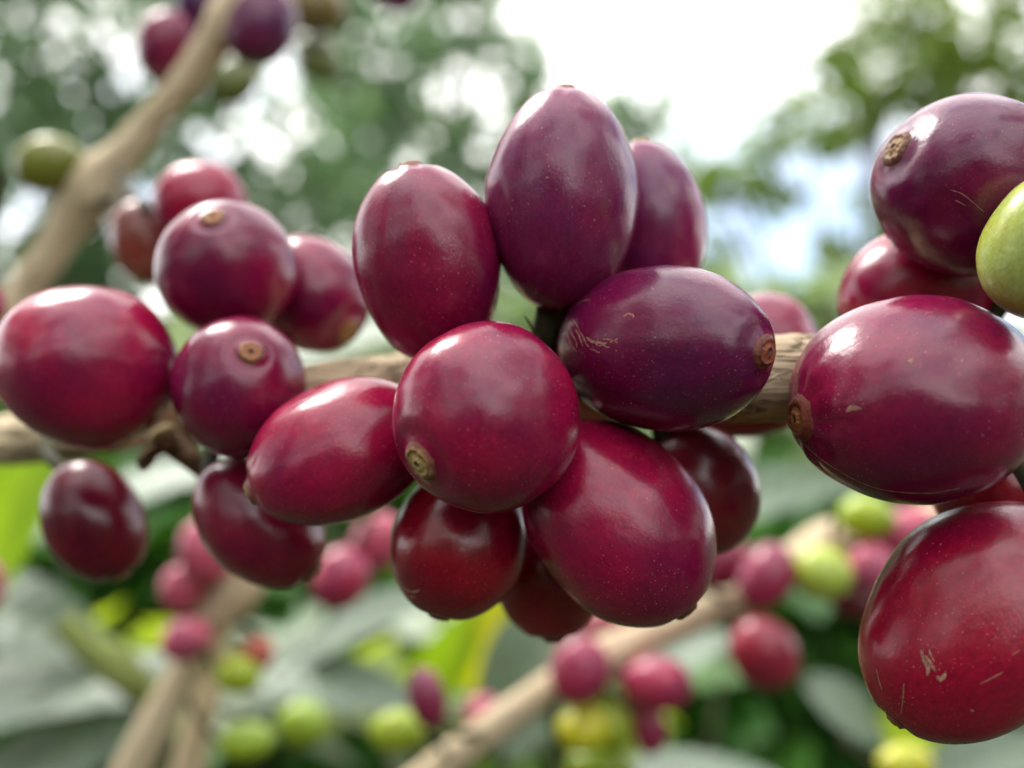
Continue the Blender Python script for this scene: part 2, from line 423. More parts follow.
def calyx_mesh(rc, body, seed=0):
    """a low scarred ring laid on the tip of the fruit, following its surface"""
    bb = BVHTree.FromPolygons([Vector(v) for v in body[0]], body[1])
    prof = [(1.46, -.10), (1.34, .015), (1.20, .07), (1.06, .16), (.95, .20), (.85, .13), (.76, .05), (.60, .045), (.46, .08), (.35, .14), (.25, .17), (.18, .10), (.11, .03), (0.0, .02)]
    vs = []; fs = []; nu = 44; rnd = random.Random(seed); o1 = rnd.random()*40; top = max(v[2] for v in body[0])
    for j, (r, z) in enumerate(prof):
        for i in range(nu):
            an = 2*math.pi*i/nu
            w_ = 1+.16*mnoise.noise(Vector((math.cos(an)*1.5+o1, math.sin(an)*1.5, r)))+.05*mnoise.noise(Vector((math.cos(an)*6+o1, math.sin(an)*6, 0)))
            h = z + .10*mnoise.noise(Vector((math.cos(an)*3+o1, math.sin(an)*3, r*3)))*(r > .3)*(r < 1.3)
            x, y = rc*r*w_*math.cos(an), rc*r*w_*math.sin(an)
            hit = bb.ray_cast(Vector((x, y, top+.01)), Vector((0, 0, -1)))[0]
            zz = hit.z if hit else top
            vs.append((x, y, zz+rc*max(h, .012 if j > 0 else h)))
    for j in range(len(prof)-1):
        for i in range(nu):
            a0 = j*nu+i; a1 = j*nu+(i+1) % nu
            fs.append((a0, a1, a1+nu, a0+nu))
    return vs, fs, top

CRIM = (.285, .004, .042); CRIM2 = (.205, .0035, .040); PURP = (.20, .011, .066); PURP2 = (.145, .005, .046)
DARK = (.24, .002, .015); MAROON = (.20, .004, .026); GREEN = (.35, .47, .15); BRN = (.20, .014, .026)
cherries = {}
SEED = [0]
def cherry(label, px, py, d, A, B, tip, col, group, k=.06, flat=.02, ridge=0.0, nr=7, rc=.00125, mat=None, calyx=(1, 1, 1), stalk=True, key=None, cal=True):
    SEED[0] += 1; sd_ = SEED[0]
    a, b = A*d/F, B*d/F
    v = V(*tip)
    e = empty('coffee_cherry', P(px, py, d)); q = v.to_track_quat('Z', 'Y')
    # a fixed spin about the own axis, different for each fruit
    e.rotation_mode = 'QUATERNION'
    from mathutils import Quaternion
    e.rotation_quaternion = q @ Quaternion((0, 0, 1), sd_*1.37)
    tag(e, label, 'coffee cherry', group)
    vs, fs = body_mesh(a, b, k, flat, ridge, nr, sd_, rc=rc)
    bo = mesh_obj('skin', vs, fs, mat or M_CH, e); bo.color = tuple(col)+(1,)
    if cal:
        cv, cf, ztop = calyx_mesh(rc*.86, (vs, fs), sd_)
        c_ = mesh_obj('calyx', [(x, y, z-ztop) for x, y, z in cv], cf, M_CAL, e); c_.location = (0, 0, ztop); c_.color = tuple(calyx)+(1,)
    if stalk:
        mw = Matrix.Translation(e.location) @ e.rotation_quaternion.to_matrix().to_4x4(); inv = mw.inverted()
        s0 = Vector((0, 0, -a*.96)); w0 = mw @ s0
        tgt = min(BRS, key=lambda p: (p-w0).length)
        tl = inv @ tgt
        m1 = s0.lerp(tl, .3) + Vector((0, 0, -min(.0015, (tl-s0).length*.2)))
        tube('stalk', [(s0*.97, .0009), (m1, .0008), (tl*.5+m1*.5, .0009), (tl, .0012)], M_STALK, e, seg=16, n=8)
    cherries[key or label] = (e, vs, fs)
    return e
G1 = 'cherries in the sharp middle cluster'; G2 = 'cherries in the cluster at the left'; G3 = 'cherries in the cluster at the right edge'
cherry('tall upright purple cherry with ridged tip, topmost of the middle cluster', 562, 200, .0875, 111, 77, (.03, .98, .12), PURP, G1, k=.14, ridge=.16, nr=7, rc=.0009, key='A', calyx=(.9, .45, .45))
cherry('purple cherry half hidden behind the tall upright one, right of it', 646, 226, .0960, 86, 58, (-.05, .99, .0), PURP, G1, k=.14, rc=.0009, key='B', ridge=.04)
cherry('crimson egg shaped cherry with pointed top, left of the tall upright purple one', 427, 263, .0870, 100, 72, (-.16, .97, .12), CRIM2, G1, k=.12, ridge=.11, rc=.0009, key='C', calyx=(.7, .35, .35))
cherry('round crimson cherry in the middle showing its round tan calyx scar', 487, 417, .0790, 96, 93, (-.66, -.44, .60), CRIM, G1, k=.03, rc=.00140, key='D', calyx=(1.1, 1.1, 1))
cherry('purple cherry with pale scratch marks, right of the round middle cherry', 661, 348, .0830, 124, 80, (.68, -.05, .73), PURP2, G1, k=.10, rc=.0012, ridge=.02, key='E', calyx=(.60, .22, .26))
cherry('bright crimson pointed cherry lying sideways, lower left of the middle one', 340, 452, .0880, 97, 70, (-.86, -.40, .15), CRIM, G1, k=.12, ridge=.09, rc=.0011, key='F', calyx=(.9, .8, .6))
cherry('dark red cherry hanging directly under the round middle cherry', 458, 543, .0900, 76, 70, (-.25, -.95, .05), DARK, G1, k=.04, ridge=.03, rc=.0010, key='G', calyx=(.6, .3, .3))
cherry('large crimson oval cherry with a broad sheen, lower right of the middle cluster', 618, 522, .0855, 112, 86, (.60, -.78, .12), CRIM, G1, k=.09, rc=.0010, key='H', ridge=.02, calyx=(.6, .4, .3))
cherry('deep red cherry tip showing low between the two hanging cherries of the middle', 550, 570, .0990, 70, 56, (.05, -.97, .1), DARK, G1, k=.08, rc=.0010, key='I', calyx=(.4, .2, .2))
cherry('dull brownish red cherry half hidden behind the large lower right oval one', 697, 490, .0970, 70, 60, (.55, -.72, -.3), BRN, G1, k=.06, rc=.0010, key='J', cal=True)
cherry('dusty pink cherry peeking over the thick branch, slightly out of focus', 760, 352, .1180, 64, 54, (.45, .75, -.3), CRIM, G1, k=.14, rc=.0010, key='K', cal=False)
cherry('very dark cherry lying beneath the thick branch beside the scratched purple one', 722, 393, .1075, 84, 45, (-.95, .1, -.2), DARK, G1, k=.05, rc=.0010, key='L', cal=False)

cherry('large crimson cherry out at the far left, leftmost of its cluster', 88, 366, .0985, 88, 78, (-.90, .22, .28), CRIM, G2, k=.05, rc=.0010, key='M', calyx=(1.2, .9, .9))
cherry('round crimson cherry with scar on top, uppermost large one of the left cluster', 228, 269, .1040, 70, 68, (.02, .62, .78), CRIM2, G2, k=.03, rc=.0010, key='N', calyx=(.8, .50, .45))
cherry('round crimson cherry with greyish scar at its upper right, middle of the left cluster', 239, 387, .0960, 74, 68, (.37, .46, .80), CRIM2, G2, k=.03, rc=.0010, key='O', calyx=(.75, .45, .42))
cherry('crimson cherry behind, between the upper left one and the egg shaped one', 311, 293, .1130, 66, 54, (.60, -.55, .40), CRIM2, G2, k=.05, rc=.0013, key='P', calyx=(1, .8, .6))
cherry('dark maroon cherry hanging under the left cluster behind the sideways one', 260, 523, .1000, 76, 56, (.72, -.64, .05), MAROON, G2, k=.05, rc=.0010, key='Q')
cherry('small dark maroon cherry hanging alone from a thin stalk at lower left', 94, 521, .1120, 64, 47, (.45, -.88, .05), (.13, .002, .014), G2, k=.04, rc=.0010, key='R', stalk=False)
cherry('blurred crimson cherry peeking up behind the top of the left cluster', 200, 203, .1400, 46, 40, (.85, .2, -.3), CRIM, G2, key='S', cal=False, stalk=False)
cherry('blurred reddish brown cherry behind the left cluster near the slanting branch', 146, 243, .1480, 44, 34, (.35, -.9, -.1), (.20, .04, .03), G2, key='T', cal=False, stalk=False)

cherry('dark purple cherry with rough tan scar, topmost of the right edge cluster', 970, 187, .0860, 95, 90, (-.90, .36, .26), PURP2, G3, k=.04, rc=.0014, ridge=.02, key='W', calyx=(.60, .45, .32))
cherry('unripe green cherry cut by the right edge of the photo', 1056, 244, .0755, 80, 66, (.5, .7, .1), GREEN, G3, k=.04, key='X', mat=M_CHG, cal=False, stalk=False)
cherry('red cherry wedged behind the dark purple and the biggest right hand cherry', 918, 292, .0965, 80, 66, (-.9, -.2, .1), CRIM, G3, k=.06, key='Y', cal=False)
cherry('biggest cherry, purple red and lying sideways at the right edge', 914, 399, .0800, 126, 104, (-.97, -.15, .16), (.18, .004, .038), G3, k=.08, rc=.0016, ridge=.11, nr=9, key='Z', calyx=(.9, .5, .4))
cherry('large crimson cherry with pale scuffs, lowest of the right edge cluster', 976, 619, .0800, 132, 96, (-.64, -.76, .06), (.27, .0035, .026), G3, k=.07, rc=.0007, ridge=.03, key='AA', calyx=(.5, .3, .3))
cherry('shadowed dark cherry tucked between the biggest and the lowest right hand cherries', 1000, 494, .0925, 66, 52, (.9, -.1, .1), DARK, G3, key='AB', cal=False, stalk=False)

for key_, tgt_ in (('S', P(120, 170, .157*BACK)), ('T', P(100, 205, .158*BACK))):
    e, vs, fs = cherries[key_]
    inv = (Matrix.Translation(e.location) @ e.rotation_quaternion.to_matrix().to_4x4()).inverted()
    tl = inv @ tgt_; zb = min(v[2] for v in vs); b0 = Vector((0, 0, zb*.97))
    tube('stalk', [(b0, .0008), (b0.lerp(tl, .4)+Vector((0, 0, -.0012)), .0007), (tl, .0011)], M_STALK, e, seg=12, n=8)
# stalk of the lone small cherry, up to the branch
e, vs, fs = cherries['R']
inv = (Matrix.Translation(e.location) @ e.rotation_quaternion.to_matrix().to_4x4()).inverted()
tube('stalk', [(inv @ P(72, 477, .1125), .0009), (inv @ P(60, 466, .114), .0008), (inv @ P(50, 456, .118), .0009), (inv @ P(46, 440, .126), .0012)], M_STALK, e, seg=16, n=8)
# thick dark green stub under the upright cherry and its hair-like bract
e, vs, fs = cherries['A']
inv = (Matrix.Translation(e.location) @ e.rotation_quaternion.to_matrix().to_4x4()).inverted()
tube('stalk_base', [(inv @ P(549, 296, .0895), .0012), (inv @ P(548, 312, .0900), .00112), (inv @ P(545, 332, .0905), .00122), (inv @ P(543, 350, .0925), .0015), (inv @ P(543, 372, .097), .0020)], M_STALK, e, seg=20, n=8)
tube('bract_hair', [(inv @ P(540, 338, .0895), .00010), (inv @ P(533, 330, .0892), .00014), (inv @ P(529, 322, .0890), .00012), (inv @ P(524, 315, .0890), .00004)], M_DRY, e, seg=8, n=6)

# dried bract on the big branch
br = tube('dried_twig', [(P(225, 480, .1085), .0011), (P(205, 470, .1085), .0011), (P(190, 458, .109), .0012), (P(172, 442, .111), .0014), (P(160, 425, .116), .0015)], M_DRY, main_branch, seg=16, n=8, rough=.0003)
tube('bract', [(P(178, 446, .110), .0011), (P(165, 446, .1085), .0009), (P(153, 452, .108), .0007), (P(145, 462, .108), .0008), (P(143, 471, .108), .0003)], M_DRY, main_branch, seg=14, n=8, rough=.0003)
tube('bract', [(P(150, 442, .109), .0005), (P(158, 436, .1085), .0008), (P(168, 430, .109), .0007), (P(174, 427, .110), .0003)], M_TAN, main_branch, seg=14, n=8)

# scuffs and scratches that lie on the skins
def scar(key, polys, mat=M_SCAR, lift=.00004):
    e, vs, fs = cherries[key]
    mw = Matrix.Translation(e.location) @ e.rotation_quaternion.to_matrix().to_4x4(); inv = mw.inverted()
    bvh = BVHTree.FromPolygons([Vector(v) for v in vs], fs)
    V_ = []; F_ = []
    co = inv @ CAM
    for pl, wd in polys:
        pts = spline([((x, y, 0), 0) for x, y in pl], 6)
        row = []
        for i, p in enumerate(pts):
            dr = (inv @ P(p[0], p[1], .08)) - co
            h, n_, _, _ = bvh.ray_cast(co, dr.normalized())
            if h is None: continue
            row.append((h, n_))
        if len(row) < 2: continue
        b0 = len(V_)
        for i, (h, n_) in enumerate(row):
            a_ = row[max(0, i-1)][0]; b_ = row[min(len(row)-1, i+1)][0]
            tg = (b_-a_).normalized(); sd_ = tg.cross(n_).normalized()
            t_ = i/(len(row)-1); ww = wd*(math.sin(math.pi*min(1, max(0, t_)))**.5*.9+.1)*(1+.5*mnoise.noise(Vector((i*.9, wd*1e5, 0))))*.5
            V_ += [tuple(h+n_*.00001-sd_*ww*1.2), tuple(h+n_*lift), tuple(h+n_*.00001+sd_*ww*1.2)]
        for i in range(len(row)-1):
            q = b0+i*3
            F_ += [(q, q+3, q+4, q+1), (q+1, q+4, q+5, q+2)]
    if F_: mesh_obj('scar', V_, F_, mat, e)
rs_ = random.Random(4); st_ = []
for (x, y, dx, dy, wd) in ((566, 326, 5, 22, .00011), (570, 324, 7, 24, .00008), (575, 329, 8, 17, .00012), (581, 333, 9, 14, .00009), (586, 337, 12, 9, .00013),
                           (593, 341, 14, 2, .00010), (598, 346, 12, 1, .00007), (604, 339, 14, 4, .00009), (572, 318, 9, 16, .00006), (590, 349, 10, 3, .00007),
                           (562, 333, 8, 19, .00007), (610, 343, 8, -3, .00008), (624, 317, 5, -4, .0001), (629, 313, 4, 5, .0001), (578, 304, 12, -5, .00005), (570, 340, 7, 12, .00006)):
    st_.append(([(x, y), (x+dx*.35+rs_.uniform(-1.5, 1.5), y+dy*.35+rs_.uniform(-1.5, 1.5)), (x+dx*.7+rs_.uniform(-1.5, 1.5), y+dy*.7+rs_.uniform(-1.5, 1.5)), (x+dx, y+dy)], wd*1.5))
scar('E', st_, lift=.00002)
scar('AA', [([(921, 650), (924, 660), (928, 668), (927, 676)], .00026), ([(936, 676), (941, 679), (946, 673)], .00030), ([(925, 655), (931, 664), (936, 672)], .00022), ([(929, 649), (931, 656), (935, 662)], .00012),
            ([(904, 683), (903, 697), (901, 715)], .00009), ([(876, 668), (879, 680), (882, 690)], .00007), ([(980, 684), (992, 678), (1003, 672)], .00007), ([(970, 710), (974, 711)], .00014), ([(1012, 655), (1020, 650)], .00008)])
scar('Z', [([(797, 432), (806, 446), (828, 464), (860, 482), (890, 491), (930, 493), (960, 488)], .00009), ([(846, 412), (852, 408), (862, 409)], .0003), ([(908, 362), (915, 360)], .0003)])
scar('W', [([(950, 190), (960, 193), (970, 200), (984, 212)], .00006), ([(955, 200), (966, 206)], .00007)])
scar('B', [([(668, 185), (671, 190), (674, 195)], .00014)])
scar('G', [([(404, 588), (412, 592), (420, 590)], .0002), ([(410, 596), (416, 598)], .00018)])

# ------------------------------------------------------------------ blurred cherries of the plants behind
GB = 'blurred cherries on the branches behind'
_uv = {}
def unit(seed):
    if seed not in _uv:
        vs, fs = body_mesh(1, 1, .05, .02, 0, 7, 100+seed, 40, 28, rc=.05)
        me = bpy.data.meshes.new('skin'); me.from_pydata(vs, [], fs); me.polygons.foreach_set('use_smooth', [True]*len(me.polygons))
        _uv[seed] = me
    return _uv[seed]
PINK = (.50, .075, .13); ROSE = (.38, .028, .075); YGR = (.30, .42, .03); LGR = (.22, .36, .03); ORG = (.42, .09, .05); OLIVE = (.16, .18, .03)
def bcherry(label, px, py, d, A, B, ang, col, green=False, group=GB):
    SEED[0] += 1
    if d > .13: d *= BACK
    me = unit(SEED[0] % 4).copy(); me.materials.append(M_CHGB if green else M_CHB)
    o = bpy.data.objects.new('coffee_cherry', me); COL.objects.link(o)
    o.location = P(px, py, d); v = V(math.cos(R(ang)), math.sin(R(ang)), random.Random(SEED[0]).uniform(-.3, .3))
    o.rotation_mode = 'QUATERNION'; o.rotation_quaternion = v.to_track_quat('Z', 'Y')
    o.scale = (B*d/F, B*d/F, A*d/F); o.color = tuple(col)+(1,)
    tag(o, label, 'coffee cherry', group)
    mw = Matrix.LocRotScale(o.location, o.rotation_quaternion, o.scale)
    e0, e1 = mw @ Vector((0, 0, -.96)), mw @ Vector((0, 0, .96))
    tg = min(BGS, key=lambda p: (p-o.location).length)
    if (e1-tg).length < (e0-tg).length: e0, e1 = e1, e0
    if (tg-e0).length > .030: tg = e0 + (e0-o.location).normalized()*.008 + Vector((0, .002, .006))
    st = tube('stalk', [(e0, .0008), (e0.lerp(tg, .5)+(e0-o.location)*.15, .0007), (tg, .0011)], M_STALK, o, seg=8, n=5)
    st.matrix_parent_inverse = mw.inverted()
D2 = .175
BC = [
 # upper left
 ('blurred crimson cherry left of the slanting branch near the top edge', 166, 46, .155, 36, 28, 70, (.22, .010, .05), 0),
 ('blurred purple cherry right of the slanting branch at the top edge', 262, 26, .150, 42, 34, 60, (.12, .012, .06), 0),
 ('blurred dark purple cherry above the slanting branch, cut by the top edge', 200, 2, .160, 34, 26, 80, (.06, .010, .07), 0),
 ('blurred olive green cherry beside the slanting branch at upper left', 50, 165, .155, 36, 28, 10, OLIVE, 1),
 ('blurred dull green cherry under the purple one near the top edge', 232, 82, .25, 30, 24, 40, (.10, .13, .04), 1),
 ('blurred brownish green cherry at the top edge right of the purple one', 312, 8, .25, 36, 26, 0, (.16, .12, .05), 1),
 ('faint green cherry with pale top below the top edge, left of middle', 318, 58, .26, 28, 22, -50, (.13, .16, .06), 1),
 ('small blurred purple cherry at the top edge, left of the sky gap', 397, -6, .17, 22, 16, 0, (.14, .02, .09), 0),
 ('pinkish sliver of a cherry cut by the left edge beside the leftmost cherry', -14, 305, .120, 24, 18, 90, (.28, .03, .05), 0),
 ('pinkish cherry cut by the left edge near the bright leaf', -14, 585, .17, 26, 18, 90, PINK, 0),
 # lower left
 ('blurred pink cherry, upper one of the bunch at the lower left branch', 205, 552, .178, 34, 26, 100, PINK, 0),
 ('blurred pink cherry, left one of the bunch at the lower left branch', 184, 587, .18, 26, 22, 60, PINK, 0),
 ('blurred deep pink cherry in the heart of the lower left bunch', 213, 577, .186, 30, 24, 90, ROSE, 0),
 ('blurred pink cherry below the lower left bunch, against the slanting branch', 186, 639, .176, 26, 22, 30, PINK, 0),
 ('small orange red cherry right of the lower left slanting branch', 256, 655, .18, 20, 17, 60, ORG, 0),
 ('small yellow green cherry touching the orange red one at lower left', 238, 674, .178, 24, 20, 0, YGR, 1),
 ('bright green cherry at the bottom edge right of the lower left branches', 246, 741, .18, 28, 20, 0, LGR, 1),
 ('faint green cherry standing between the two green ones at bottom left', 302, 724, .20, 26, 24, 0, LGR, 1),
 ('blurred pink cherry hanging in the gap below the sideways crimson one', 341, 578, .165, 33, 28, 60, ROSE, 0),
 ('blurred pink cherry partly hidden behind the dark red hanging cherry', 378, 543, .17, 32, 26, 60, PINK, 0),
 ('blurred mauve cherry alone at the bottom, left of the pale branch', 427, 698, .155, 31, 20, 105, (.22, .02, .06), 0),
 ('yellow green cherry lying left of the lone mauve cherry', 397, 731, .165, 28, 22, 0, YGR, 1),
 ('tiny faint pink cherry right of the lone mauve cherry', 481, 711, .21, 18, 14, 40, PINK, 0),
 # lower right
 ('blurred crimson cherry on the upper side of the pale branch, below the middle cluster', 580, 671, .168, 35, 29, 80, ROSE, 0),
 ('red cherry just below the large oval cherry, behind the pale branch', 606, 628, .19, 28, 18, 0, (.30, .015, .03), 0),
 ('blurred rose cherry lying on its side below the pale branch', 657, 684, .168, 36, 28, 0, ROSE, 0),
 ('small dark pink cherry lowest of the bunch near the bottom edge', 650, 729, .172, 26, 17, 95, ROSE, 0),
 ('crimson cherry tucked between the rose one and the small lowest one', 643, 704, .182, 24, 20, 95, (.22, .012, .03), 0),
 ('yellow cherry in the yellow green bunch near the bottom edge', 583, 730, .17, 28, 24, 0, (.42, .46, .025), 1),
 ('yellow green cherry right in the yellow green bunch near the bottom edge', 612, 728, .174, 26, 24, 40, YGR, 1),
 ('yellow green cherry topmost of the yellow green bunch', 603, 704, .180, 22, 18, 90, YGR, 1),
 ('pale green cherry below the yellow green bunch at the bottom edge', 600, 768, .18, 36, 22, 0, LGR, 1),
 ('blurred rose cherry standing upright right of the brownish sharp cherry', 766, 576, .165, 35, 28, 60, (.28, .02, .06), 0),
 ('dull rose cherry half hidden left of the upright rose cherry', 724, 562, .175, 30, 24, 50, (.22, .02, .05), 0),
 ('green cherry with pinkish top under the knot of the pale branch', 822, 573, .165, 30, 27, 0, (.34, .44, .06), 1),
 ('small yellow green cherry above the pale branch beside the biggest cherry', 866, 517, .172, 28, 22, 0, YGR, 1),
 ('pink cherry right of the green one on the pale branch', 870, 568, .17, 27, 23, 80, PINK, 0),
 ('pale pink cherry above the pale branch close to the lowest right cherry', 906, 532, .175, 32, 24, 20, PINK, 0),
 ('dark red cherry hanging beneath the pale branch left of the lowest right cherry', 858, 600, .178, 28, 20, 0, (.12, .008, .016), 0),
 ('red oval cherry hanging alone in front of dark leaves at lower right', 764, 653, .160, 40, 32, -60, (.30, .018, .04), 0),
 ('yellow cherry at the bottom edge under the lowest right cherry', 905, 765, .18, 30, 22, 0, (.42, .46, .025), 1),
]
for i, (lb, px, py, d, A, B, an, col, g) in enumerate(BC): bcherry(lb, px, py, d, A, B, an, col, g)

# ------------------------------------------------------------------ leaves
def leaf_geo(L, W, fold=.25, droop=.18, wav=.04, nl=22, nw=8, seed=0):
    rnd = random.Random(seed); o1 = rnd.random()*30
    vs = []; fs = []; uv = []
    for i in range(nl+1):
        t = i/nl
        wd = W*.5*(math.sin(math.pi*t**.85)**.8)*(1-.25*t) if 0 < t < 1 else .0005
        if t > .9: wd = max(wd*(1-(t-.9)*3), .0004)
        for j in range(-nw, nw+1):
            s = j/nw
            x = L*(t-.5); y = wd*s
            z = fold*abs(y) - droop*L*(t-.5)**2*1.6 + wav*W*mnoise.noise(Vector((t*5+o1, s*.8, 0)))*abs(s) + .012*W*math.sin(t*9*6.28-abs(s)*5)*abs(s)
            vs.append((x, y, z)); uv.append((t, s))
    c = 2*nw+1
    for i in range(nl):
        for j in range(2*nw):
            a = i*c+j; fs.append((a, a+c, a+c+1, a+1))
    return vs, fs, uv
def leaf(label, px, py, d, L, W, ang, tilt, mat, fold=.2, droop=.2, group='large coffee leaves behind the branches', roll=0, seed=None, name='coffee_leaf'):
    """ang: direction of the leaf tip in the picture; tilt: how far its face turns from the lens to the sky (deg)"""
    SEED[0] += 1
    vs, fs, uv = leaf_geo(L, W, fold, droop, seed=SEED[0])
    o = mesh_obj(name, vs, fs, mat, None, True, uv)
    x = V(math.cos(R(ang)), math.sin(R(ang)), 0)
    nrm = V(math.sin(R(roll)), math.sin(R(tilt)), math.cos(R(tilt)))
    nrm = (nrm - x*nrm.dot(x)).normalized(); y = nrm.cross(x)
    o.matrix_world = Matrix.Translation(P(px, py, d)) @ Matrix((x, y, nrm)).transposed().to_4x4()
    tag(o, label, 'leaf', group)
    # its own stalk
    p = [Vector((-L*.5-.012, 0, -.06*L)), Vector((-L*.5, 0, -.4*droop*L)), Vector((-L*.4, 0, -.3*droop*L+.0005))]
    tube('leaf_stalk', [(p[0], .0011), (p[1], .001), (p[2], .0006)], M_STALK, o, seg=8, n=5)
    return o
leaf('bright lime leaf lit through at the left edge under the branch', 4, 530, .26, .060, .026, 250, 20, L_LIME, roll=-10)
leaf('pale grey green leaf behind the small lone cherry', 130, 500, .30, .11, .045, 20, 75, L_GREY)
leaf('grey glossy leaf above the lowest left leaf, at the left edge', 22, 622, .31, .075, .036, -20, 62, L_GREY)
leaf('grey silvery leaf in the middle of the lower left corner', 30, 697, .30, .14, .044, 10, 70, L_GREY)
leaf('silvery leaf in the bottom left corner, pointing up to the right', 50, 765, .29, .10, .040, 30, 60, L_GREY)
leaf('grey green leaf below the pink cherry, left of middle', 375, 618, .31, .065, .026, 25, 72, L_GREY)
leaf('broad grey green leaf beneath that one, in front of dark bush', 340, 684, .30, .065, .026, -12, 66, L_GREY)
leaf('bright green leaf behind the dark red hanging cherry', 450, 655, .34, .050, .020, 60, 25, L_LIME)
leaf('glowing yellow green leaf below the gap between the hanging cherries', 490, 638, .34, .044, .017, 75, 15, L_YEL)
leaf('pale green leaf right of the glowing yellow green leaf', 545, 655, .30, .07, .04, 60, 60, L_GREY)
leaf('pale grey leaf behind the pale branch below the large oval cherry', 690, 650, .32, .034, .020, 20, 62, L_GREY)
leaf('dim grey green leaf behind, above the pale branch right of the brownish cherry', 770, 495, .36, .075, .035, 15, 66, L_GLOSS)
leaf('light green leaf left of the lowest right cherry', 850, 712, .30, .034, .017, -40, 40, L_GREY)
leaf('light green leaf in the bottom right corner', 990, 762, .32, .05, .024, 20, 45, L_GREY)
leaf('grey leaf along the bottom edge between the two bunches', 690, 775, .27, .055, .020, 4, 74, L_GREY)
leaf('pale leaf seen through the gap between left cluster and middle cluster', 355, 345, .36, .10, .045, 15, 72, L_GREY)
leaf('small light green leaf between the left cherries', 190, 332, .50, .05, .03, 80, 40, L_PALE)

def bush_leaves(centers, n, size, aspect, seed, up=.8, holes=None, big=True):
    """many leaves spread through ellipsoids; each is a folded six sided blade. centers: (Vector, (rx, ry, rz))"""
    rs = np.random.RandomState(seed)
    vol = np.array([c[1][0]*c[1][1]*c[1][2] for c in centers])**.67; pr = vol/vol.sum()
    ci = rs.choice(len(centers), n, p=pr)
    C_ = np.array([list(c[0]) for c in centers])[ci]; R_ = np.array([c[1] for c in centers])[ci]
    d = rs.normal(size=(n, 3)); d /= np.linalg.norm(d, axis=1)[:, None]
    rad = rs.uniform(.25, 1.0, (n, 1))**.55
    # uneven outline: clumps
    wob = np.array([mnoise.noise(Vector((a*2.2+seed, b*2.2, c*2.2))) for a, b, c in d])[:, None]
    pos = C_ + d*rad*R_*(1+.35*wob)
    L = size*rs.uniform(.65, 1.25, n)[:, None]; W = L*aspect
    nr = rs.normal(size=(n, 3))*.55; nr[:, 2] += up; nr += d*.35
    nr /= np.linalg.norm(nr, axis=1)[:, None]
    ax = rs.normal(size=(n, 3)); ax[:, 2] -= .5; ax -= nr*(ax*nr).sum(1)[:, None]; ax /= np.linalg.norm(ax, axis=1)[:, None]
    bi = np.cross(nr, ax)
    t = np.array([[-.5, 0, .0], [-.18, .5, .14], [.2, .42, .10], [.5, 0, -.10], [.2, -.42, .10], [-.18, -.5, .14]])
    vs = pos[:, None, :] + L[:, None, :]*t[None, :, 0:1]*ax[:, None, :] + W[:, None, :]*t[None, :, 1:2]*bi[:, None, :] + W[:, None, :]*t[None, :, 2:3]*nr[:, None, :]
    keep = pos[:, 2] > .12
    vs = vs[keep]; n = len(vs)
    vs = vs.reshape(-1, 3)
    b = np.arange(n)[:, None]*6
    fs = np.concatenate([b+np.array([0, 1, 2, 3]), b+np.array([0, 3, 4, 5])], axis=0)
    return vs, fs
def fast_mesh(name, vs, fs, mat, parent):
    me = bpy.data.meshes.new(name); me.vertices.add(len(vs)); me.vertices.foreach_set('co', vs.astype(np.float32).ravel())
    me.loops.add(fs.size); me.loops.foreach_set('vertex_index', fs.astype(np.int32).ravel())
    me.polygons.add(len(fs)); me.polygons.foreach_set('loop_start', np.arange(0, fs.size, 4, dtype=np.int32))
    me.update(calc_edges=True); me.validate()
    me.materials.append(mat)
    o = bpy.data.objects.new(name, me); COL.objects.link(o); o.parent = parent
    return o
def plant(kind, label, cat, base, blobs, n, size, aspect, mat, seed, trunk_r, group, up=.8, trunk_name='trunk', crown='crown'):
    """base on the ground; blobs: [(centre Vector, (rx, ry, rz))]"""
    root = empty(kind, base); tag(root, label, cat, group)
    inv = -Vector(base)
    bl = [(c+inv, r) for c, r in blobs]
    vs, fs = bush_leaves(bl, n, size, aspect, seed, up)
    zc = vs[:, 2] if len(vs) else None
    fast_mesh(crown, vs, fs, mat, root)
    # trunk and limbs
    cm = sum((c for c, r in bl), Vector())/len(bl)
    th = max(.15, cm.z*.55)
    tp = Vector((cm.x*.35, cm.y*.35, th))
    tube(trunk_name, [(Vector((0, 0, -.03)), trunk_r*1.35), (tp*.5+Vector((.03, 0, 0)), trunk_r), (tp, trunk_r*.8), (cm, trunk_r*.4)], M_TRUNK, root, seg=12, n=6, rough=trunk_r*.1)
    for c, r in bl[:12]:
        if (c-tp).length < .1: continue
        mid = (tp+c)/2+Vector((0, 0, -.12*(c-tp).length))
        tube('limb', [(tp, trunk_r*.5), (mid, trunk_r*.32), (c, trunk_r*.12)], M_TRUNK, root, seg=8, n=5)
    return root
def blob(px, py, d, rx, ry, rz=None):       # pixel radii
    s = d/F
    return (P(px, py, d), (rx*s, (rz if rz else (rx+ry)/2)*s, ry*s))
def gbase(px, d, z=0):
    p = P(px, 500, d); return Vector((p.x, p.y, z))

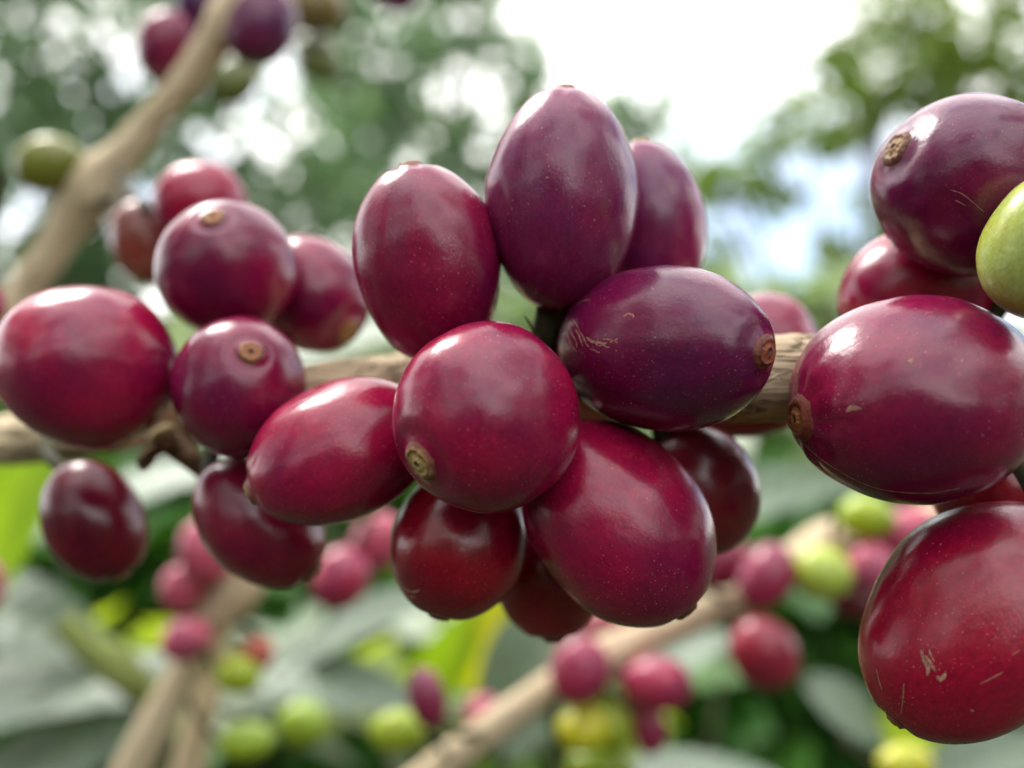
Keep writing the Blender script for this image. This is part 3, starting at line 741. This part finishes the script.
# far trees
GT = 'trees behind the coffee plants'
plant('shade_tree', 'dense grey green tree filling the upper left, glints of sky between its leaves', 'tree', gbase(60, 3.6),
      [blob(-60, 60, 3.4, 170, 150), blob(110, 40, 3.6, 150, 130), blob(60, 200, 3.4, 170, 110), blob(250, 130, 3.6, 130, 140), blob(200, 290, 3.5, 160, 90), blob(-80, 300, 3.5, 140, 90), blob(330, 240, 3.8, 110, 100), blob(40, -120, 3.7, 260, 110)],
      4300, .11, .45, L_TREE, 1, .07, GT, up=.5)
plant('shade_tree', 'looser green tree left of the white sky gap, with bright holes', 'tree', gbase(400, 4.6),
      [blob(370, 60, 4.4, 70, 100), blob(400, 180, 4.4, 90, 90), blob(440, 280, 4.5, 100, 70), blob(330, -60, 4.6, 90, 80), blob(525, 75, 4.8, 35, 45), blob(455, 30, 4.8, 50, 60), blob(490, 155, 4.6, 60, 50), blob(480, -30, 4.8, 60, 35), blob(530, 210, 4.6, 60, 60)],
      2700, .12, .45, L_TREE, 2, .06, GT, up=.5)
plant('shade_tree', 'light green tree at the upper right with leafy twigs against the sky', 'tree', gbase(880, 3.8),
      [blob(800, 130, 3.6, 75, 40), blob(700, 255, 3.7, 50, 25), blob(860, 250, 3.7, 50, 40), blob(880, 60, 3.6, 70, 55), blob(960, 20, 3.6, 100, 60), blob(740, 195, 3.7, 60, 35), blob(960, 90, 3.7, 90, 50), blob(845, 120, 3.8, 50, 35), blob(1000, 100, 3.8, 110, 70), blob(940, 200, 3.9, 90, 60), blob(1080, 220, 3.9, 100, 90), blob(720, 185, 3.8, 50, 30), blob(1050, -70, 3.7, 140, 70), blob(860, -20, 3.7, 50, 30), blob(738, 22, 3.7, 18, 24), blob(790, -40, 3.7, 60, 30)],
      2000, .115, .45, L_TREE2, 3, .05, GT, up=.5)
plant('shade_tree', 'small pale tree top showing behind the tall upright cherry', 'tree', gbase(620, 6.2),
      [blob(645, 100, 6.0, 40, 45), blob(600, 130, 6.1, 50, 45), blob(660, 150, 6.1, 40, 30), blob(560, 200, 6.2, 80, 60)],
      1000, .10, .45, L_TREE, 4, .05, GT, up=.5)
# bushes in the middle distance
GBU = 'coffee bushes behind the branches'
plant('coffee_bush', 'pale sunlit bush showing above the branch at centre right', 'bush', gbase(760, 2.6),
      [blob(760, 340, 2.4, 130, 60), blob(860, 330, 2.5, 100, 60), blob(620, 330, 2.6, 120, 60), blob(780, 430, 2.4, 170, 80), blob(960, 420, 2.5, 160, 90)],
      1500, .17, .42, L_PALE, 5, .02, GBU, trunk_name='stem', crown='foliage')
plant('coffee_bush', 'pale bush showing between the left and middle clusters', 'bush', gbase(400, 2.9),
      [blob(300, 360, 2.7, 120, 60), blob(430, 340, 2.8, 120, 60), blob(380, 430, 2.7, 170, 80), blob(540, 420, 2.8, 120, 80)],
      1200, .17, .42, L_PALE, 6, .02, GBU, trunk_name='stem', crown='foliage')
plant('coffee_bush', 'green bush standing low behind the left cluster', 'bush', gbase(60, 2.2),
      [blob(60, 420, 2.0, 160, 90), blob(180, 480, 2.1, 120, 90), blob(-60, 400, 2.0, 120, 90)],
      1800, .10, .42, L_MID, 7, .02, GBU, trunk_name='stem', crown='foliage')
plant('coffee_bush', 'dark green bush below the left cluster, close behind the slanting branch', 'bush', gbase(180, 1.0),
      [blob(150, 580, .85, 150, 110), blob(280, 680, .8, 160, 130), blob(60, 720, .8, 160, 110), blob(300, 520, .9, 130, 70), blob(160, 850, .85, 260, 120)],
      1500, .10, .42, L_DARK, 8, .012, GBU, trunk_name='stem', crown='foliage')
plant('coffee_bush', 'dark green bush behind the pale branch at the lower right', 'bush', gbase(800, 1.1),
      [blob(700, 700, .85, 170, 110), blob(820, 620, .85, 150, 90), blob(960, 700, .85, 160, 130), blob(860, 520, .95, 160, 70), blob(800, 840, .85, 280, 120), blob(700, 560, .95, 130, 70)],
      1700, .10, .42, L_DARK, 9, .012, GBU, trunk_name='stem', crown='foliage')
plant('coffee_bush', 'green bush under the middle cluster, behind the mauve cherry', 'bush', gbase(480, 1.0),
      [blob(470, 700, .8, 150, 100), blob(420, 620, .85, 120, 70), blob(540, 600, .9, 120, 80), blob(480, 840, .85, 220, 110)],
      1100, .10, .42, L_MID, 10, .012, GBU, trunk_name='stem', crown='foliage')
plant('coffee_bush', 'sparse bush with grey glinting leaves low between the background branches', 'bush', gbase(420, .6),
      [blob(420, 660, .5, 190, 90), blob(560, 690, .52, 120, 90), blob(250, 680, .5, 120, 80), blob(980, 700, .5, 80, 70), blob(750, 480, .55, 120, 50)],
      80, .055, .42, L_GREY, 41, .006, GBU, trunk_name='stem', crown='foliage', up=1.2)
plant('coffee_bush', 'sparse bright green young bush low between the background branches', 'bush', gbase(500, .7),
      [blob(470, 680, .55, 160, 80), blob(120, 640, .55, 60, 50), blob(560, 740, .52, 160, 50), blob(930, 740, .52, 70, 50)],
      60, .050, .42, L_LIME, 42, .006, GBU, trunk_name='stem', crown='foliage', up=.6)
# plants of the same garden beside and behind the photographer: the shiny skins mirror them
def ring_tree(label, az, dist, h, w_, n, seed, mat, cat='tree', kind='shade_tree'):
    x, y = math.sin(R(az))*dist, math.cos(R(az))*dist
    rnd = random.Random(seed); bl = []
    for i in range(7):
        bl.append((Vector((x+rnd.uniform(-w_, w_)*.6, y+rnd.uniform(-w_, w_)*.6, h*rnd.uniform(.3, .9))), (w_*.5, w_*.5, h*.2)))
    plant(kind, label, cat, Vector((x, y, 0)), bl, n, .13, .45, mat, seed, .05, 'garden trees around the photographer', up=.5)
ring_tree('tree left of the photographer, outside the photo', -100, 2.6, 3.2, 1.7, 3000, 21, L_DARK)
ring_tree('tree behind the photographer to the left, outside the photo', -145, 3.0, 3.2, 1.8, 3000, 22, L_DARK)
ring_tree('tree right of the photographer, outside the photo', 95, 3.2, 2.9, 1.7, 2600, 23, L_DARK)
ring_tree('tree behind the photographer to the right, outside the photo', 135, 3.6, 2.6, 1.6, 2200, 24, L_DARK)
ring_tree('low tree straight behind the photographer, outside the photo', 180, 4.0, 2.2, 1.6, 1800, 25, L_DARK)

# the open canopy of shade trees above the spot: it breaks up the light on the skins
def canopy(label, bl, n, seed, base):
    plant('shade_tree', label, 'tree', base, [(Vector(c), r_) for c, r_ in bl], n, .13, .45, L_DARK, seed, .06, 'garden trees around the photographer', up=.4)
canopy('tall tree whose crown spreads overhead to the right, outside the photo',
       [((1.9, .2, 3.6), (.8, .9, .35)), ((2.3, 1.3, 3.4), (.8, .6, .3)), ((1.6, -.9, 3.9), (.7, .6, .3)), ((2.6, -.6, 3.0), (.6, .7, .4))], 1500, 31, Vector((2.9, -.6, 0)))
canopy('tall tree whose crown spreads overhead to the left, outside the photo',
       [((-2.2, -.9, 3.3), (.8, .9, .4)), ((-1.4, -1.9, 3.6), (.8, .7, .3)), ((-2.4, .6, 2.9), (.6, .7, .4))], 1500, 32, Vector((-2.6, -1.2, 0)))
